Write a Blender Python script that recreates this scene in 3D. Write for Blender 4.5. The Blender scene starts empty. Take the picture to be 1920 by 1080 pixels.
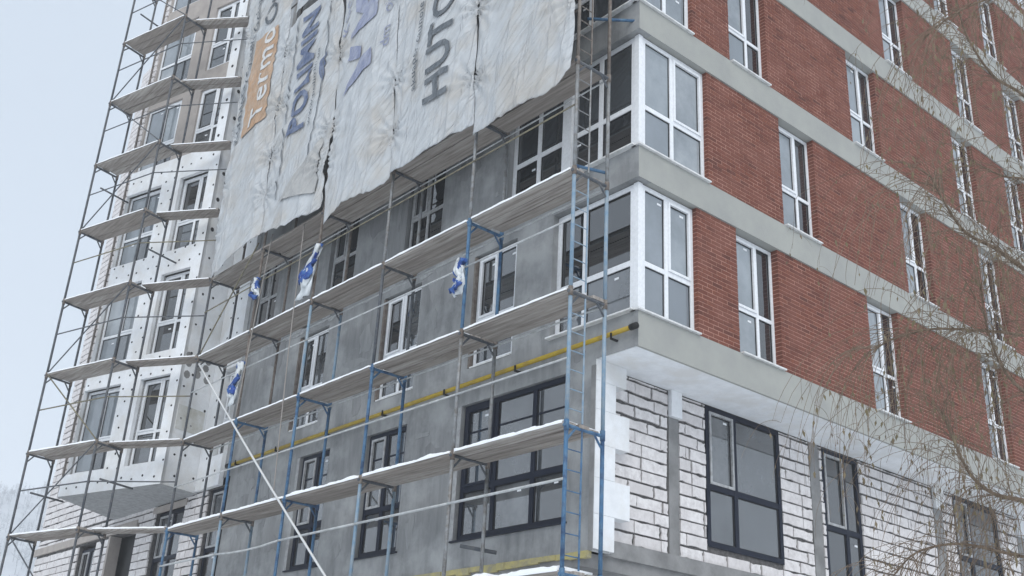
import bpy, bmesh, math, random
from mathutils import Vector, Matrix, noise
random.seed(7)
R = math.radians
S = bpy.context.scene
COL = S.collection

# ------------------------------------------------------------------ camera, sky, sun, exposure
cam = bpy.data.cameras.new('camera'); camo = bpy.data.objects.new('camera', cam); COL.objects.link(camo)
CAM = Vector((10.248, -11.001, 1.645))
yaw, pit, rol = R(140.20813), R(23.6965), R(3.15092)
fw = Vector((math.cos(yaw)*math.cos(pit), math.sin(yaw)*math.cos(pit), math.sin(pit)))
r0 = Vector((math.sin(yaw), -math.cos(yaw), 0)); u0 = r0.cross(fw)
rt = math.cos(rol)*r0 + math.sin(rol)*u0; up = -math.sin(rol)*r0 + math.cos(rol)*u0
camo.matrix_world = Matrix(((rt.x, up.x, -fw.x, CAM.x), (rt.y, up.y, -fw.y, CAM.y), (rt.z, up.z, -fw.z, CAM.z), (0, 0, 0, 1)))
cam.sensor_width = 36; cam.lens = 2039.4/1920*36; cam.clip_end = 5000; cam.clip_start = .05
S.camera = camo

SUN_AZ = Vector((.72, -.55, 0)).normalized(); SUN_EL = R(42)
w = bpy.data.worlds.new('World'); S.world = w; w.use_nodes = True
nt = w.node_tree; nt.nodes.clear()
out = nt.nodes.new('ShaderNodeOutputWorld'); bg = nt.nodes.new('ShaderNodeBackground')
sky = nt.nodes.new('ShaderNodeTexSky'); sky.sky_type = 'NISHITA'; sky.sun_disc = False
sky.sun_elevation = SUN_EL; sky.sun_rotation = math.atan2(SUN_AZ.x, SUN_AZ.y)
sky.air_density = 1.0; sky.dust_density = 4.0; sky.ozone_density = 1.0
mx = nt.nodes.new('ShaderNodeMix'); mx.data_type = 'RGBA'; mx.inputs[0].default_value = .86
mx.inputs[7].default_value = (5.95, 6.95, 8.2, 1)          # the overcast cloud sheet
cn = nt.nodes.new('ShaderNodeTexNoise'); cn.inputs['Scale'].default_value = 2.2; cn.inputs['Detail'].default_value = 5
cr = nt.nodes.new('ShaderNodeValToRGB'); cr.color_ramp.elements[0].position = .3; cr.color_ramp.elements[0].color = (.925, .93, .94, 1); cr.color_ramp.elements[1].position = .7; cr.color_ramp.elements[1].color = (1, 1, 1, 1)
tcw = nt.nodes.new('ShaderNodeTexCoord'); nt.links.new(tcw.outputs['Generated'], cn.inputs[0]); nt.links.new(cn.outputs[0], cr.inputs[0])
ml = nt.nodes.new('ShaderNodeMix'); ml.data_type = 'RGBA'; ml.blend_type = 'MULTIPLY'; ml.inputs[0].default_value = 1; ml.inputs[7].default_value = (6.15, 7.05, 8.15, 1)
nt.links.new(cr.outputs[0], ml.inputs[6]); nt.links.new(ml.outputs[2], mx.inputs[7])
nt.links.new(sky.outputs[0], mx.inputs[6]); nt.links.new(mx.outputs[2], bg.inputs[0])
bg.inputs[1].default_value = .079
nt.links.new(bg.outputs[0], out.inputs[0])
sl = bpy.data.lights.new('sun', 'SUN'); sl.energy = 1.5; sl.angle = R(50); sl.color = (1, .975, .94)
so = bpy.data.objects.new('sun', sl); COL.objects.link(so)
sdir = Vector((SUN_AZ.x*math.cos(SUN_EL), SUN_AZ.y*math.cos(SUN_EL), math.sin(SUN_EL)))
so.rotation_euler = sdir.to_track_quat('Z', 'Y').to_euler(); so.location = (30, -30, 40)
S.view_settings.view_transform = 'Standard'; S.view_settings.look = 'None'
S.view_settings.exposure = 0.52; S.view_settings.gamma = 1
S.render.engine = 'CYCLES'; S.cycles.use_denoising = True
S.cycles.max_bounces = 8; S.cycles.volume_bounces = 4; S.cycles.diffuse_bounces = 3; S.cycles.glossy_bounces = 3

# ------------------------------------------------------------------ materials
MATS = {}
def mat(name, col, rough=.8, spec=.3, metal=0, var=None, vs=3.0, stretch=(1, 1, 1), bump=0, bs=40, col3=None, s3=.6, rnd=None, ior=None):
    """var: second colour mixed by noise of scale vs; col3: third colour by large noise; rnd: darker/lighter colour per piece"""
    m = bpy.data.materials.new(name); m.use_nodes = True
    t = m.node_tree; b = t.nodes['Principled BSDF']; N = t.nodes.new; L = t.links.new
    b.inputs['Roughness'].default_value = rough; b.inputs['Specular IOR Level'].default_value = spec; b.inputs['Metallic'].default_value = metal
    if ior: b.inputs['IOR'].default_value = ior
    tc = N('ShaderNodeTexCoord'); geo = N('ShaderNodeNewGeometry')
    mp = N('ShaderNodeMapping'); mp.inputs['Scale'].default_value = stretch
    L(geo.outputs['Position'], mp.inputs[0])
    c = N('ShaderNodeRGB'); c.outputs[0].default_value = (*col, 1); cur = c.outputs[0]
    def mixin(cur, c2, fac):
        q = N('ShaderNodeMix'); q.data_type = 'RGBA'; L(fac, q.inputs[0]); L(cur, q.inputs[6]); q.inputs[7].default_value = (*c2, 1); return q.outputs[2]
    def ns(scale, lo, hi, det=6, src=None):
        n = N('ShaderNodeTexNoise'); n.inputs['Scale'].default_value = scale; n.inputs['Detail'].default_value = det; n.inputs['Roughness'].default_value = .65
        L(src or mp.outputs[0], n.inputs[0])
        rr = N('ShaderNodeMapRange'); rr.inputs[1].default_value = lo; rr.inputs[2].default_value = hi; L(n.outputs[0], rr.inputs[0]); return rr.outputs[0]
    if rnd:
        oi = N('ShaderNodeObjectInfo'); ad = N('ShaderNodeMath'); ad.operation = 'ADD'; L(oi.outputs['Random'], ad.inputs[0]); L(geo.outputs['Random Per Island'], ad.inputs[1])
        fr = N('ShaderNodeMath'); fr.operation = 'FRACT'; L(ad.outputs[0], fr.inputs[0])
        rp = N('ShaderNodeValToRGB'); L(fr.outputs[0], rp.inputs[0]); e = rp.color_ramp.elements
        e[0].position = 0; e[0].color = (*rnd[0], 1); e[1].position = 1; e[1].color = (*rnd[-1], 1)
        for i, cc in enumerate(rnd[1:-1]):
            q = e.new((i+1)/(len(rnd)-1)); q.color = (*cc, 1)
        cur = rp.outputs[0]
    if var: cur = mixin(cur, var, ns(vs, .38, .66))
    if col3: cur = mixin(cur, col3, ns(s3, .46, .64, 8, geo.outputs['Position']))
    L(cur, b.inputs['Base Color'])
    if bump:
        n = N('ShaderNodeTexNoise'); n.inputs['Scale'].default_value = bs; n.inputs['Detail'].default_value = 5; L(mp.outputs[0], n.inputs[0])
        bp = N('ShaderNodeBump'); bp.inputs['Strength'].default_value = bump; bp.inputs['Distance'].default_value = .02
        L(n.outputs[0], bp.inputs['Height']); L(bp.outputs[0], b.inputs['Normal'])
    MATS[name] = m; return m
mat('concrete', (.275, .282, .285), .9, .2, var=(.19, .197, .202), vs=4.5, stretch=(1, 1, .16), bump=.5, bs=14, col3=(.35, .36, .362), s3=1.0)
mat('concrete_slab', (.27, .27, .268), .9, .2, var=(.18, .18, .18), vs=2, bump=.3, bs=10)
mat('band_plaster', (.355, .36, .335), .9, .2, var=(.31, .315, .30), vs=1.2, bump=.12, bs=60)
mat('brick', (.30, .10, .065), .85, .25, rnd=[(.085, .029, .020), (.180, .056, .034), (.205, .064, .038), (.162, .050, .031), (.24, .082, .048), (.19, .059, .035), (.128, .041, .027), (.22, .068, .040)], var=(.115, .045, .035), vs=30, bump=.2, bs=120, col3=(.185, .072, .052), s3=1.2)
mat('brick_mortar', (.48, .28, .225), .95, .1, var=(.38, .215, .165), vs=8)
mat('block', (.6, .575, .585), .95, .1, rnd=[(.62, .595, .59), (.72, .695, .69), (.77, .75, .745), (.67, .645, .64)], var=(.57, .545, .54), vs=9, bump=.25, bs=60)
mat('block_mortar', (.075, .073, .073), .95, .1, var=(.15, .145, .143), vs=12, bump=.5, bs=40)
mat('pale_plaster', (.40, .41, .415), .9, .2, var=(.28, .285, .29), vs=9, bump=.5, bs=30)
mat('patch_light', (.31, .318, .32), .9, .2, var=(.235, .242, .247), vs=5, stretch=(1, 1, .2), bump=.5, bs=18)
mat('patch_dark', (.20, .205, .21), .9, .2, var=(.27, .275, .28), vs=5, stretch=(1, 1, .2), bump=.5, bs=18)
mat('foam', (.80, .82, .84), .9, .15, var=(.72, .74, .76), vs=5, col3=(.70, .70, .69), s3=1.6, bump=.1, bs=200)
mat('foam_edge', (.60, .63, .66), .9, .15, var=(.5, .52, .54), vs=3)
mat('foam_stain', (.52, .51, .46), .9, .15, var=(.68, .69, .68), vs=4)
mat('beige_render', (.40, .365, .335), .92, .15, var=(.33, .30, .28), vs=3, bump=.2, bs=30)
mat('anchor', (.012, .012, .014), .7, .3)
mat('pvc_white', (.80, .82, .845), .35, .4, var=(.70, .72, .74), vs=18)
mat('pvc_grey', (.42, .43, .44), .45, .35, var=(.26, .26, .26), vs=14)
mat('pvc_dark', (.007, .011, .024), .5, .2)
mat('sill_white', (.74, .75, .75), .4, .4, var=(.55, .55, .54), vs=9)
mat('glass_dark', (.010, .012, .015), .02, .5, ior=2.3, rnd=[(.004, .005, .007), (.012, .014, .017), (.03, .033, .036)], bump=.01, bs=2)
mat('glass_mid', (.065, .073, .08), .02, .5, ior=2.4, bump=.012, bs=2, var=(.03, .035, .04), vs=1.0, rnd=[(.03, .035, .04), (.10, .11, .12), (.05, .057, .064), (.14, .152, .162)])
mat('glass_pale', (.25, .285, .315), .03, .5, ior=2.0, bump=.012, bs=2, var=(.17, .195, .215), vs=.8, rnd=[(.22, .25, .28), (.30, .335, .36), (.17, .195, .22), (.36, .39, .41)])  # pale base puts reflected sky and blinds behind into the pane colour
mat('wood', (.38, .35, .32), .9, .15, rnd=[(.34, .31, .28), (.44, .41, .38), (.30, .27, .245), (.39, .355, .32)], var=(.20, .175, .155), vs=3.5, stretch=(.30, 5, 5), bump=.4, bs=8)
mat('snow', (.86, .88, .90), .9, .2, bump=.3, bs=30)
mat('steel_blue', (.05, .145, .275), .55, .35, var=(.10, .18, .265), vs=9, col3=(.03, .07, .15), s3=7)
mat('steel_paleblue', (.16, .26, .36), .55, .4, var=(.28, .33, .37), vs=8)
mat('steel_grey', (.27, .285, .295), .5, .4, metal=.2, var=(.16, .15, .14), vs=9)
mat('steel_brown', (.12, .095, .08), .7, .3, var=(.21, .19, .17), vs=10)
mat('steel_dark', (.055, .065, .08), .6, .35, var=(.12, .125, .13), vs=9)
mat('rail_brass', (.22, .20, .13), .6, .3, var=(.12, .11, .09), vs=8)
mat('rail_pale', (.50, .52, .53), .6, .3, var=(.36, .37, .37), vs=8)
mat('pipe_yellow', (.44, .31, .02), .5, .35, var=(.30, .21, .04), vs=5)
mat('black_iron', (.012, .012, .012), .6, .3)
mat('foam_yellow', (.46, .40, .17), .9, .1, var=(.30, .28, .20), vs=5, bump=.6, bs=25)
mat('tarp', (.505, .525, .54), .6, .25, var=(.44, .455, .465), vs=2.2, bump=.12, bs=11, col3=(.44, .425, .40), s3=.8)
mat('tarp_back', (.42, .42, .41), .7, .2, var=(.36, .36, .355), vs=3, bump=.3, bs=14)
mat('print_orange', (.45, .285, .175), .7, .2, var=(.44, .34, .26), vs=3)
mat('print_white', (.60, .60, .59), .7, .2)
mat('print_navy', (.085, .115, .20), .7, .2, var=(.20, .23, .31), vs=6)
mat('print_violet', (.24, .265, .38), .7, .2, var=(.36, .38, .45), vs=3)
mat('print_grey', (.105, .12, .135), .7, .2, var=(.17, .185, .20), vs=4)
mat('rope', (.62, .63, .63), .8, .2)
mat('rope_dull', (.30, .28, .26), .8, .2)
mat('plastic_white', (.66, .70, .72), .4, .4)
mat('plastic_blue', (.02, .06, .30), .4, .4, var=(.06, .16, .42), vs=9)
mat('bark', (.145, .108, .08), .9, .15, var=(.225, .175, .13), vs=20, bump=.4, bs=60)
mat('dry_leaf', (.26, .225, .12), .85, .2, rnd=[(.13, .105, .075), (.19, .155, .10), (.15, .13, .075)])
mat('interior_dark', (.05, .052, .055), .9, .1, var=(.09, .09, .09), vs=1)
mat('hazy_wood', (.24, .265, .30), .95, .1, var=(.17, .19, .22), vs=.3)  # pale grey-blue: distance haze mixed into the tree colour
mat('frosted_ground', (.44, .47, .51), .95, .1, var=(.30, .33, .37), vs=.05)

def creases(name, sets, strength, dist):
    """sharp cloth creases as bump: ridged noise stretched along given directions"""
    t = MATS[name].node_tree; N = t.nodes.new; L = t.links.new; b = t.nodes['Principled BSDF']
    old = b.inputs['Normal'].links[0].from_socket if b.inputs['Normal'].links else None
    geo = N('ShaderNodeNewGeometry'); acc = None
    for ang, across, along, pw_ in sets:
        mp = N('ShaderNodeMapping'); mp.vector_type = 'POINT'; mp.inputs['Rotation'].default_value = (0, R(ang), 0); L(geo.outputs['Position'], mp.inputs[0])
        m2 = N('ShaderNodeMapping'); m2.inputs['Scale'].default_value = (along, .3, across); L(mp.outputs[0], m2.inputs[0])
        n = N('ShaderNodeTexNoise'); n.inputs['Scale'].default_value = 1; n.inputs['Detail'].default_value = 2.5; n.inputs['Roughness'].default_value = .5; n.inputs['Distortion'].default_value = .6; L(m2.outputs[0], n.inputs[0])
        a = N('ShaderNodeMath'); a.operation = 'MULTIPLY_ADD'; a.inputs[1].default_value = 2.4; a.inputs[2].default_value = -1.2; L(n.outputs[0], a.inputs[0])
        c = N('ShaderNodeMath'); c.operation = 'ABSOLUTE'; L(a.outputs[0], c.inputs[0])
        d = N('ShaderNodeMath'); d.operation = 'SUBTRACT'; d.inputs[0].default_value = 1; L(c.outputs[0], d.inputs[1])
        e = N('ShaderNodeMath'); e.operation = 'POWER'; e.inputs[1].default_value = pw_; e.use_clamp = True; L(d.outputs[0], e.inputs[0])
        if acc is None: acc = e.outputs[0]
        else:
            f = N('ShaderNodeMath'); f.operation = 'ADD'; L(acc, f.inputs[0]); L(e.outputs[0], f.inputs[1]); acc = f.outputs[0]
    bp = N('ShaderNodeBump'); bp.inputs['Strength'].default_value = strength; bp.inputs['Distance'].default_value = dist
    L(acc, bp.inputs['Height'])
    if old: L(old, bp.inputs['Normal'])
    L(bp.outputs[0], b.inputs['Normal'])
for nm in ('tarp', 'print_orange', 'print_navy', 'print_violet', 'print_grey', 'print_white', 'tarp_back'):
    creases(nm, [(28, 2.6, .28, 5), (44, 4.2, .35, 8), (82, 3.0, .25, 9)], .75, .03)

# ------------------------------------------------------------------ mesh helpers
WLOC = {}
def wl(o): return WLOC.get(o.name, Vector((0, 0, 0))) if o else Vector((0, 0, 0))
class MB:
    def __init__(s): s.v = []; s.f = []
    def add(s, vs, fs):
        k = len(s.v); s.v += [Vector(p) for p in vs]; s.f += [tuple(k+i for i in f) for f in fs]; return s
    def box(s, a, b, M=None):
        x0, y0, z0 = a; x1, y1, z1 = b
        vs = [Vector(p) for p in ((x0, y0, z0), (x1, y0, z0), (x1, y1, z0), (x0, y1, z0), (x0, y0, z1), (x1, y0, z1), (x1, y1, z1), (x0, y1, z1))]
        if M: vs = [M @ p for p in vs]
        return s.add(vs, [(0, 3, 2, 1), (4, 5, 6, 7), (0, 1, 5, 4), (1, 2, 6, 5), (2, 3, 7, 6), (3, 0, 4, 7)])
    def quad(s, a, b, c, d): return s.add([a, b, c, d], [(0, 1, 2, 3)])
    def tube(s, pts, r, n=8, r2=None, cap=True):
        pts = [Vector(p) for p in pts]; m = len(pts); k = len(s.v)
        for i, p in enumerate(pts):
            d = (pts[min(i+1, m-1)]-pts[max(i-1, 0)]).normalized()
            a = d.orthogonal().normalized() if i == 0 else (a - d*a.dot(d)).normalized()
            b = d.cross(a); rr = r if r2 is None else r+(r2-r)*i/max(1, m-1)
            for j in range(n):
                t = 2*math.pi*j/n; s.v.append(p+a*(rr*math.cos(t))+b*(rr*math.sin(t)))
        for i in range(m-1):
            for j in range(n):
                s.f.append((k+i*n+j, k+i*n+(j+1) % n, k+(i+1)*n+(j+1) % n, k+(i+1)*n+j))
        if cap: s.f.append(tuple(k+j for j in range(n))[::-1]); s.f.append(tuple(k+(m-1)*n+j for j in range(n)))
        return s
    def build(s, name, mt, parent=None, smooth=False, origin=None):
        if not s.v: return None
        if origin is None:
            xs = [p.x for p in s.v]; ys = [p.y for p in s.v]; zs = [p.z for p in s.v]
            origin = Vector(((min(xs)+max(xs))/2, (min(ys)+max(ys))/2, min(zs)))
        me = bpy.data.meshes.new(name); me.from_pydata([p-origin for p in s.v], [], s.f); me.update()
        me.materials.append(MATS[mt])
        if smooth:
            for p in me.polygons: p.use_smooth = True
        return place(name, me, origin, parent)
def place(name, me, origin, parent=None):
    o = bpy.data.objects.new(name, me); COL.objects.link(o); o.location = Vector(origin)-wl(parent)
    if parent: o.parent = parent
    WLOC[o.name] = Vector(origin); return o
def empty(name, loc, label=None, cat=None, group=None):
    o = bpy.data.objects.new(name, None); COL.objects.link(o); o.location = loc; o.empty_display_size = .2
    WLOC[o.name] = Vector(loc); tag(o, label, cat, group); return o
def tag(o, label=None, cat=None, group=None, kind=None):
    if label: o['label'] = label
    if cat: o['category'] = cat
    if group: o['group'] = group
    if kind: o['kind'] = kind
    return o
def FR(loc, deg): return Matrix.Translation(loc) @ Matrix.Rotation(R(deg), 4, 'Z')
FL = FR((0, 0, 0), 0)          # concrete facade: x right, y inward, z up
FRT = FR((0, 0, 0), 90)        # brick facade: local x = world y, local y = -world x
BAYP = Vector((-13.93, -1.075, 0)); BANG = 15.8
FB = FR(BAYP, BANG); FBS = FR(BAYP, BANG+90)
def wall(mb, M, x0, x1, z0, z1, holes, yf=0, depth=.2, edge=0):
    xs = sorted({x0, x1, *[min(max(h[i], x0), x1) for h in holes for i in (0, 1)]}); zs = sorted({z0, z1, *[min(max(h[i], z0), z1) for h in holes for i in (2, 3)]})
    P = lambda x, y, z: M @ Vector((x, y, z))
    for i in range(len(xs)-1):
        for j in range(len(zs)-1):
            cx, cz = (xs[i]+xs[i+1])/2, (zs[j]+zs[j+1])/2
            if any(h[0] < cx < h[1] and h[2] < cz < h[3] for h in holes): continue
            mb.quad(P(xs[i], yf, zs[j]), P(xs[i+1], yf, zs[j]), P(xs[i+1], yf, zs[j+1]), P(xs[i], yf, zs[j+1]))
    for a, b, c, d in holes:
        a, b, c, d = max(a, x0), min(b, x1), max(c, z0), min(d, z1)
        if a >= b or c >= d: continue
        y2 = yf+depth
        if a > x0: mb.quad(P(a, yf, c), P(a, yf, d), P(a, y2, d), P(a, y2, c))
        if b < x1: mb.quad(P(b, yf, c), P(b, y2, c), P(b, y2, d), P(b, yf, d))
        if d < z1: mb.quad(P(a, yf, d), P(b, yf, d), P(b, y2, d), P(a, y2, d))
        if c > z0: mb.quad(P(a, yf, c), P(a, y2, c), P(b, y2, c), P(b, yf, c))
    if edge:
        y2 = yf+edge
        mb.quad(P(x0, yf, z0), P(x0, yf, z1), P(x0, y2, z1), P(x0, y2, z0)); mb.quad(P(x1, yf, z0), P(x1, y2, z0), P(x1, y2, z1), P(x1, yf, z1))
        mb.quad(P(x0, yf, z0), P(x0, y2, z0), P(x1, y2, z0), P(x1, yf, z0)); mb.quad(P(x0, yf, z1), P(x1, yf, z1), P(x1, y2, z1), P(x0, y2, z1))
    return mb

# ------------------------------------------------------------------ the ground and the far hills
def gz(x, y):
    d = Vector((x, y)).dot(Vector((-.96, .28))); return 0
g = MB()
n = 24
g.quad((-850, -650, 0), (250, -650, 0), (250, 650, 0), (-850, 650, 0))
tag(g.build('snowy_ground', 'snow', origin=Vector((0, 0, 0))), kind='structure')
hill = MB(); HN = 40; HD = Vector((-.959, .283, 0)); HS = Vector((.283, .959, 0))
def hz(a, b):
    e = max(0, min(1, (a-250)/270)); e = e*e*(3-2*e)
    return e*(101+14*noise.noise(Vector((a*.01, b*.012, 3)))+5*noise.noise(Vector((a*.03, b*.03, 1)))) - 1.5
def hp(a, b): p = Vector((0, 0, 0))+HD*a+HS*b; return Vector((p.x, p.y, hz(a, b)))
for i in range(HN):
    for j in range(HN):
        a0, a1 = 230+i*9, 239+i*9; b0, b1 = -500+j*25, -475+j*25
        hill.quad(hp(a0, b0), hp(a0, b1), hp(a1, b1), hp(a1, b0))
tag(hill.build('hill', 'frosted_ground', smooth=True), kind='structure')
wd = MB(); rw = random.Random(5)
for k in range(2600):
    a = 320+rw.random()*230; b = -150+rw.random()*260; p = hp(a, b); h = 3.5+rw.random()*4
    wd.tube([p, p+Vector((rw.uniform(-.4, .4), rw.uniform(-.4, .4), h))], .13, 3, .03, cap=False)
    for q in range(8):
        t = .25+.7*rw.random(); s = p+Vector((0, 0, h*t)); an = rw.random()*6.28; l = (1.1-t)*h*.42
        wd.tube([s, s+Vector((math.cos(an)*l, math.sin(an)*l, l*rw.uniform(.3, 1.1)))], .08, 3, .02, cap=False)
tag(wd.build('woodland', 'hazy_wood'), 'bare woodland on the misty hillside beyond the building', 'woodland', kind='stuff')

# ------------------------------------------------------------------ the apartment building
BLD = empty('apartment_building', (0, 0, 0), 'unfinished apartment block, brick on one side and bare grey concrete on the other', 'building')
ZA, HB, HS_ = 7.385, .569, 2.85
def zb(i): return ZA+HS_*i          # underside of floor band i
def zt(i): return zb(i)+HB          # its top = sill level of storey i+1
YEND = 17.0; TOP = zb(6)-.02

RST = random.Random(77)
def window(M, x0, x1, z0, z1, depth, mull=(), trans=.87, fwid=.065, fm='pvc_white', gl=None, muntin=None, sash=(), sashm=None, sill=None, name='window'):
    """frame mesh with panes (and a sill) as sub-parts; local frame M"""
    mb = MB(); y0, y1 = depth, depth+.075; B = lambda a, b: mb.box(a, b, M)
    B((x0, y0, z0), (x0+fwid, y1, z1)); B((x1-fwid, y0, z0), (x1, y1, z1))
    B((x0+fwid, y0, z1-fwid), (x1-fwid, y1, z1)); B((x0+fwid, y0, z0), (x1-fwid, y1, z0+fwid))
    mh = fwid*.55; xs = [x0+fwid]
    for m in mull: B((m-mh, y0+.002, z0+fwid), (m+mh, y1, z1-fwid)); xs += [m-mh, m+mh]
    xs.append(x1-fwid); cells = []
    for c in range(0, len(xs), 2):
        if trans:
            zt_ = z0+trans; B((xs[c], y0+.004, zt_-mh), (xs[c+1], y1, zt_+mh))
            cells += [(xs[c], xs[c+1], z0+fwid, zt_-mh), (xs[c], xs[c+1], zt_+mh, z1-fwid)]
        else: cells.append((xs[c], xs[c+1], z0+fwid, z1-fwid))
        if muntin: B((xs[c], y0+.02, muntin-.014), (xs[c+1], y0+.05, muntin+.014))
    wo = mb.build(name, fm, BLD)
    for i, (a, b, c, d) in enumerate(cells):
        if i in sash:
            sm = MB(); sw = .045
            for p, q in (((a, c), (a+sw, d)), ((b-sw, c), (b, d)), ((a+sw, d-sw), (b-sw, d)), ((a+sw, c), (b-sw, c+sw))):
                sm.box((p[0]+.001, y0-.018, p[1]+.001), (q[0]-.001, y0+.03, q[1]-.001), M)
            sm.build('sash', sashm or fm, wo)
        pm = MB().box((a-.006, y0+.032, c-.006), (b+.006, y0+.05, d+.006), M)
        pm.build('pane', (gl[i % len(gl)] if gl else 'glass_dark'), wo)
        gk = MB(); gw = .016
        e = .045 if i in sash else 0
        for p, q in (((a+e, c+e), (a+e+gw, d-e)), ((b-e-gw, c+e), (b-e, d-e)), ((a+e+gw, d-e-gw), (b-e-gw, d-e)), ((a+e+gw, c+e), (b-e-gw, c+e+gw))):
            gk.box((p[0], y0+.022, p[1]), (q[0], y0+.034, q[1]), M)
        gk.build('gasket', 'anchor', wo)
        if RST.random() < .35:
            sx = a+(b-a)*RST.uniform(.55, .72); sz = d-.13-RST.random()*.06
            MB().box((sx, y0+.027, sz), (sx+.09, y0+.033, sz+.035), M).build('sticker', 'pvc_white', wo)
    if sill:
        MB().box((x0-sill[0], -sill[2], z0-.03), (x1+sill[1], depth+.02, z0-.004), M).build('sill', 'sill_white', wo)
    return wo

# --- concrete facade (y = 0)
LW1 = [(-4.06, -2.88), (-6.95, -5.68), (-10.22, -9.02), (-13.67, -12.98)]
LW2 = [(-6.43, -5.2), (-9.38, -8.28), (-12.72, -11.68)]
LW0 = [(-4.13, -1.47), (-7.05, -5.75), (-9.52, -8.37)]
holes = [(*a, 4.97, 7.30) for a in LW0] + [(-13.6, -12.62, 4.9, 7.2)]
for s in range(1, 6):
    z0, z1 = zt(s-1), zb(s)
    holes.append((-1.95 if s % 2 else -3.25, .01, z0, z1))
    for a in (LW1 if s % 2 else LW2): holes.append((*a, z0+.01, z1-.1))
cw = MB(); wall(cw, FL, -12.99, 0, ZA, TOP, [h for h in holes if h[3] > 7.4], depth=.3)
wall(cw, FL, -12.62, -.87, 4.5, ZA, [h for h in holes if h[3] < 7.4], depth=.3)
cw.quad((-.87, 0, 4.5), (-.87, .35, 4.5), (-.87, .35, ZA), (-.87, 0, ZA))
CW = cw.build('concrete_wall', 'concrete', BLD)
# rough adhesive patches and plaster lumps over the lintels
rp = random.Random(11)
pt = MB()
for s in (1, 2):
    for a in (LW1 if s == 1 else LW2):
        for k in range(8):
            x = a[0]-.9+rp.random()*(a[1]-a[0]+1.8); z = zb(s)-.02+rp.random()*.22; n_ = 9; ph = [rp.random() for _ in range(n_)]
            rx, rz = rp.uniform(.12, .45), rp.uniform(.02, .07)
            ring = [(x+rx*(.6+.6*ph[i])*math.cos(6.283*i/n_), -.012, z+rz*(.6+.6*ph[i])*math.sin(6.283*i/n_)) for i in range(n_)]
            base = [(p[0]+.01*math.cos(i), .0, p[2]) for i, p in enumerate(ring)]
            pt.add(ring+base, [tuple(range(n_))[::-1]]+[(i, (i+1) % n_, n_+(i+1) % n_, n_+i) for i in range(n_)])
o = pt.build('plaster_patch', 'pale_plaster', CW); tag(o, 'pale smeared adhesive patches along the window heads', kind='stuff')
pm_ = MB(); am = MB(); rq = random.Random(44); allh = holes
tries = 0; got = 0
while got < 46 and tries < 900:
    tries += 1
    x = rq.uniform(-12.3, -1.2); z = rq.uniform(4.7, 12.6); rx, rz = rq.uniform(.08, .5), rq.uniform(.05, .45)
    if any(h[0]-rx*1.3 < x < h[1]+rx*1.3 and h[2]-rz*1.3 < z < h[3]+rz*1.3 for h in allh) or abs(z-ZA) < rz*1.3 or x+rx*1.3 > -.9: continue
    got += 1; n_ = 14; ph = [rq.uniform(.55, 1.25) for _ in range(n_)]; dp = -.003-.0001*got
    ring = [(x+rx*ph[i]*math.cos(6.283*i/n_), dp, z+rz*ph[i]*math.sin(6.283*i/n_)) for i in range(n_)]; bk_ = [(p[0], .001, p[2]) for p in ring]
    (pm_ if got % 3 else am).add(ring+bk_, [tuple(range(n_))[::-1]]+[(i, (i+1) % n_, n_+(i+1) % n_, n_+i) for i in range(n_)])
tag(pm_.build('trowel_patch', 'patch_light', CW), kind='stuff'); tag(am.build('trowel_patch', 'patch_dark', CW), kind='stuff')
for a in LW0:
    big = a[1]-a[0] > 2
    mu = (-3.25, -2.3) if big else (a[0]+.62,)
    window(FL, a[0]+.03, a[1]-.02, 4.98, 7.29, .06, mull=mu, trans=.84, fwid=.085, fm='pvc_dark', gl=['glass_mid'], muntin=6.80, sash=(1,), sashm='pvc_grey' if not big else 'pvc_dark')
window(FL, -13.6, -12.62, 4.9, 7.2, .1, mull=(-12.95,), trans=.9, fwid=.08, fm='pvc_dark', gl=['glass_dark', 'glass_mid'], sash=(1,), sashm='pvc_grey')
for s in range(1, 4):
    z0, z1 = zt(s-1), zb(s)
    cx = -1.95 if s % 2 else -3.25
    mu = (-1.3,) if s % 2 else (-2.55, -1.0)
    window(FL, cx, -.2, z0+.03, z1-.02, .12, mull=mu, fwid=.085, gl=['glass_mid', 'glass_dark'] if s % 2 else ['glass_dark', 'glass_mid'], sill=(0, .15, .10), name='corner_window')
    if s == 2: MB().box((-1.88, .06, z0+.03), (-1.66, .13, z1-.02)).build('window_post', 'pvc_white', BLD)
    MB().box((-.20, .10, z0+.03), (-.10, .20, z1-.02)).build('corner_post', 'pvc_white', BLD)
    if s < 3:
        for i, a in enumerate(LW1 if s % 2 else LW2):
            fm = 'pvc_grey' if s == 2 else 'pvc_white'
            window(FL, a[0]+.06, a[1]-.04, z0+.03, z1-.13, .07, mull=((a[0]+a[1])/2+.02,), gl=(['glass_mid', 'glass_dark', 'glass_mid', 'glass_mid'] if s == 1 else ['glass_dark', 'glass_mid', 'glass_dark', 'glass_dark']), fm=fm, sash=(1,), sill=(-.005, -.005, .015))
for a in LW1[:3]: MB().box((a[0]-.0, -.004, zt(0)+.03), (a[0]+.055, .06, zb(1)-.12)).build('window_jamb', 'steel_brown', BLD)
for a in LW0: MB().box((a[0]-.10, -.006, 4.99), (a[0]-.002, .02, 7.28)).build('window_jamb', 'pale_plaster', BLD); MB().box((a[0]-.04, -.05, 4.945), (a[1]+.06, .1, 4.972)).build('sill', 'pvc_dark', BLD)
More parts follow.
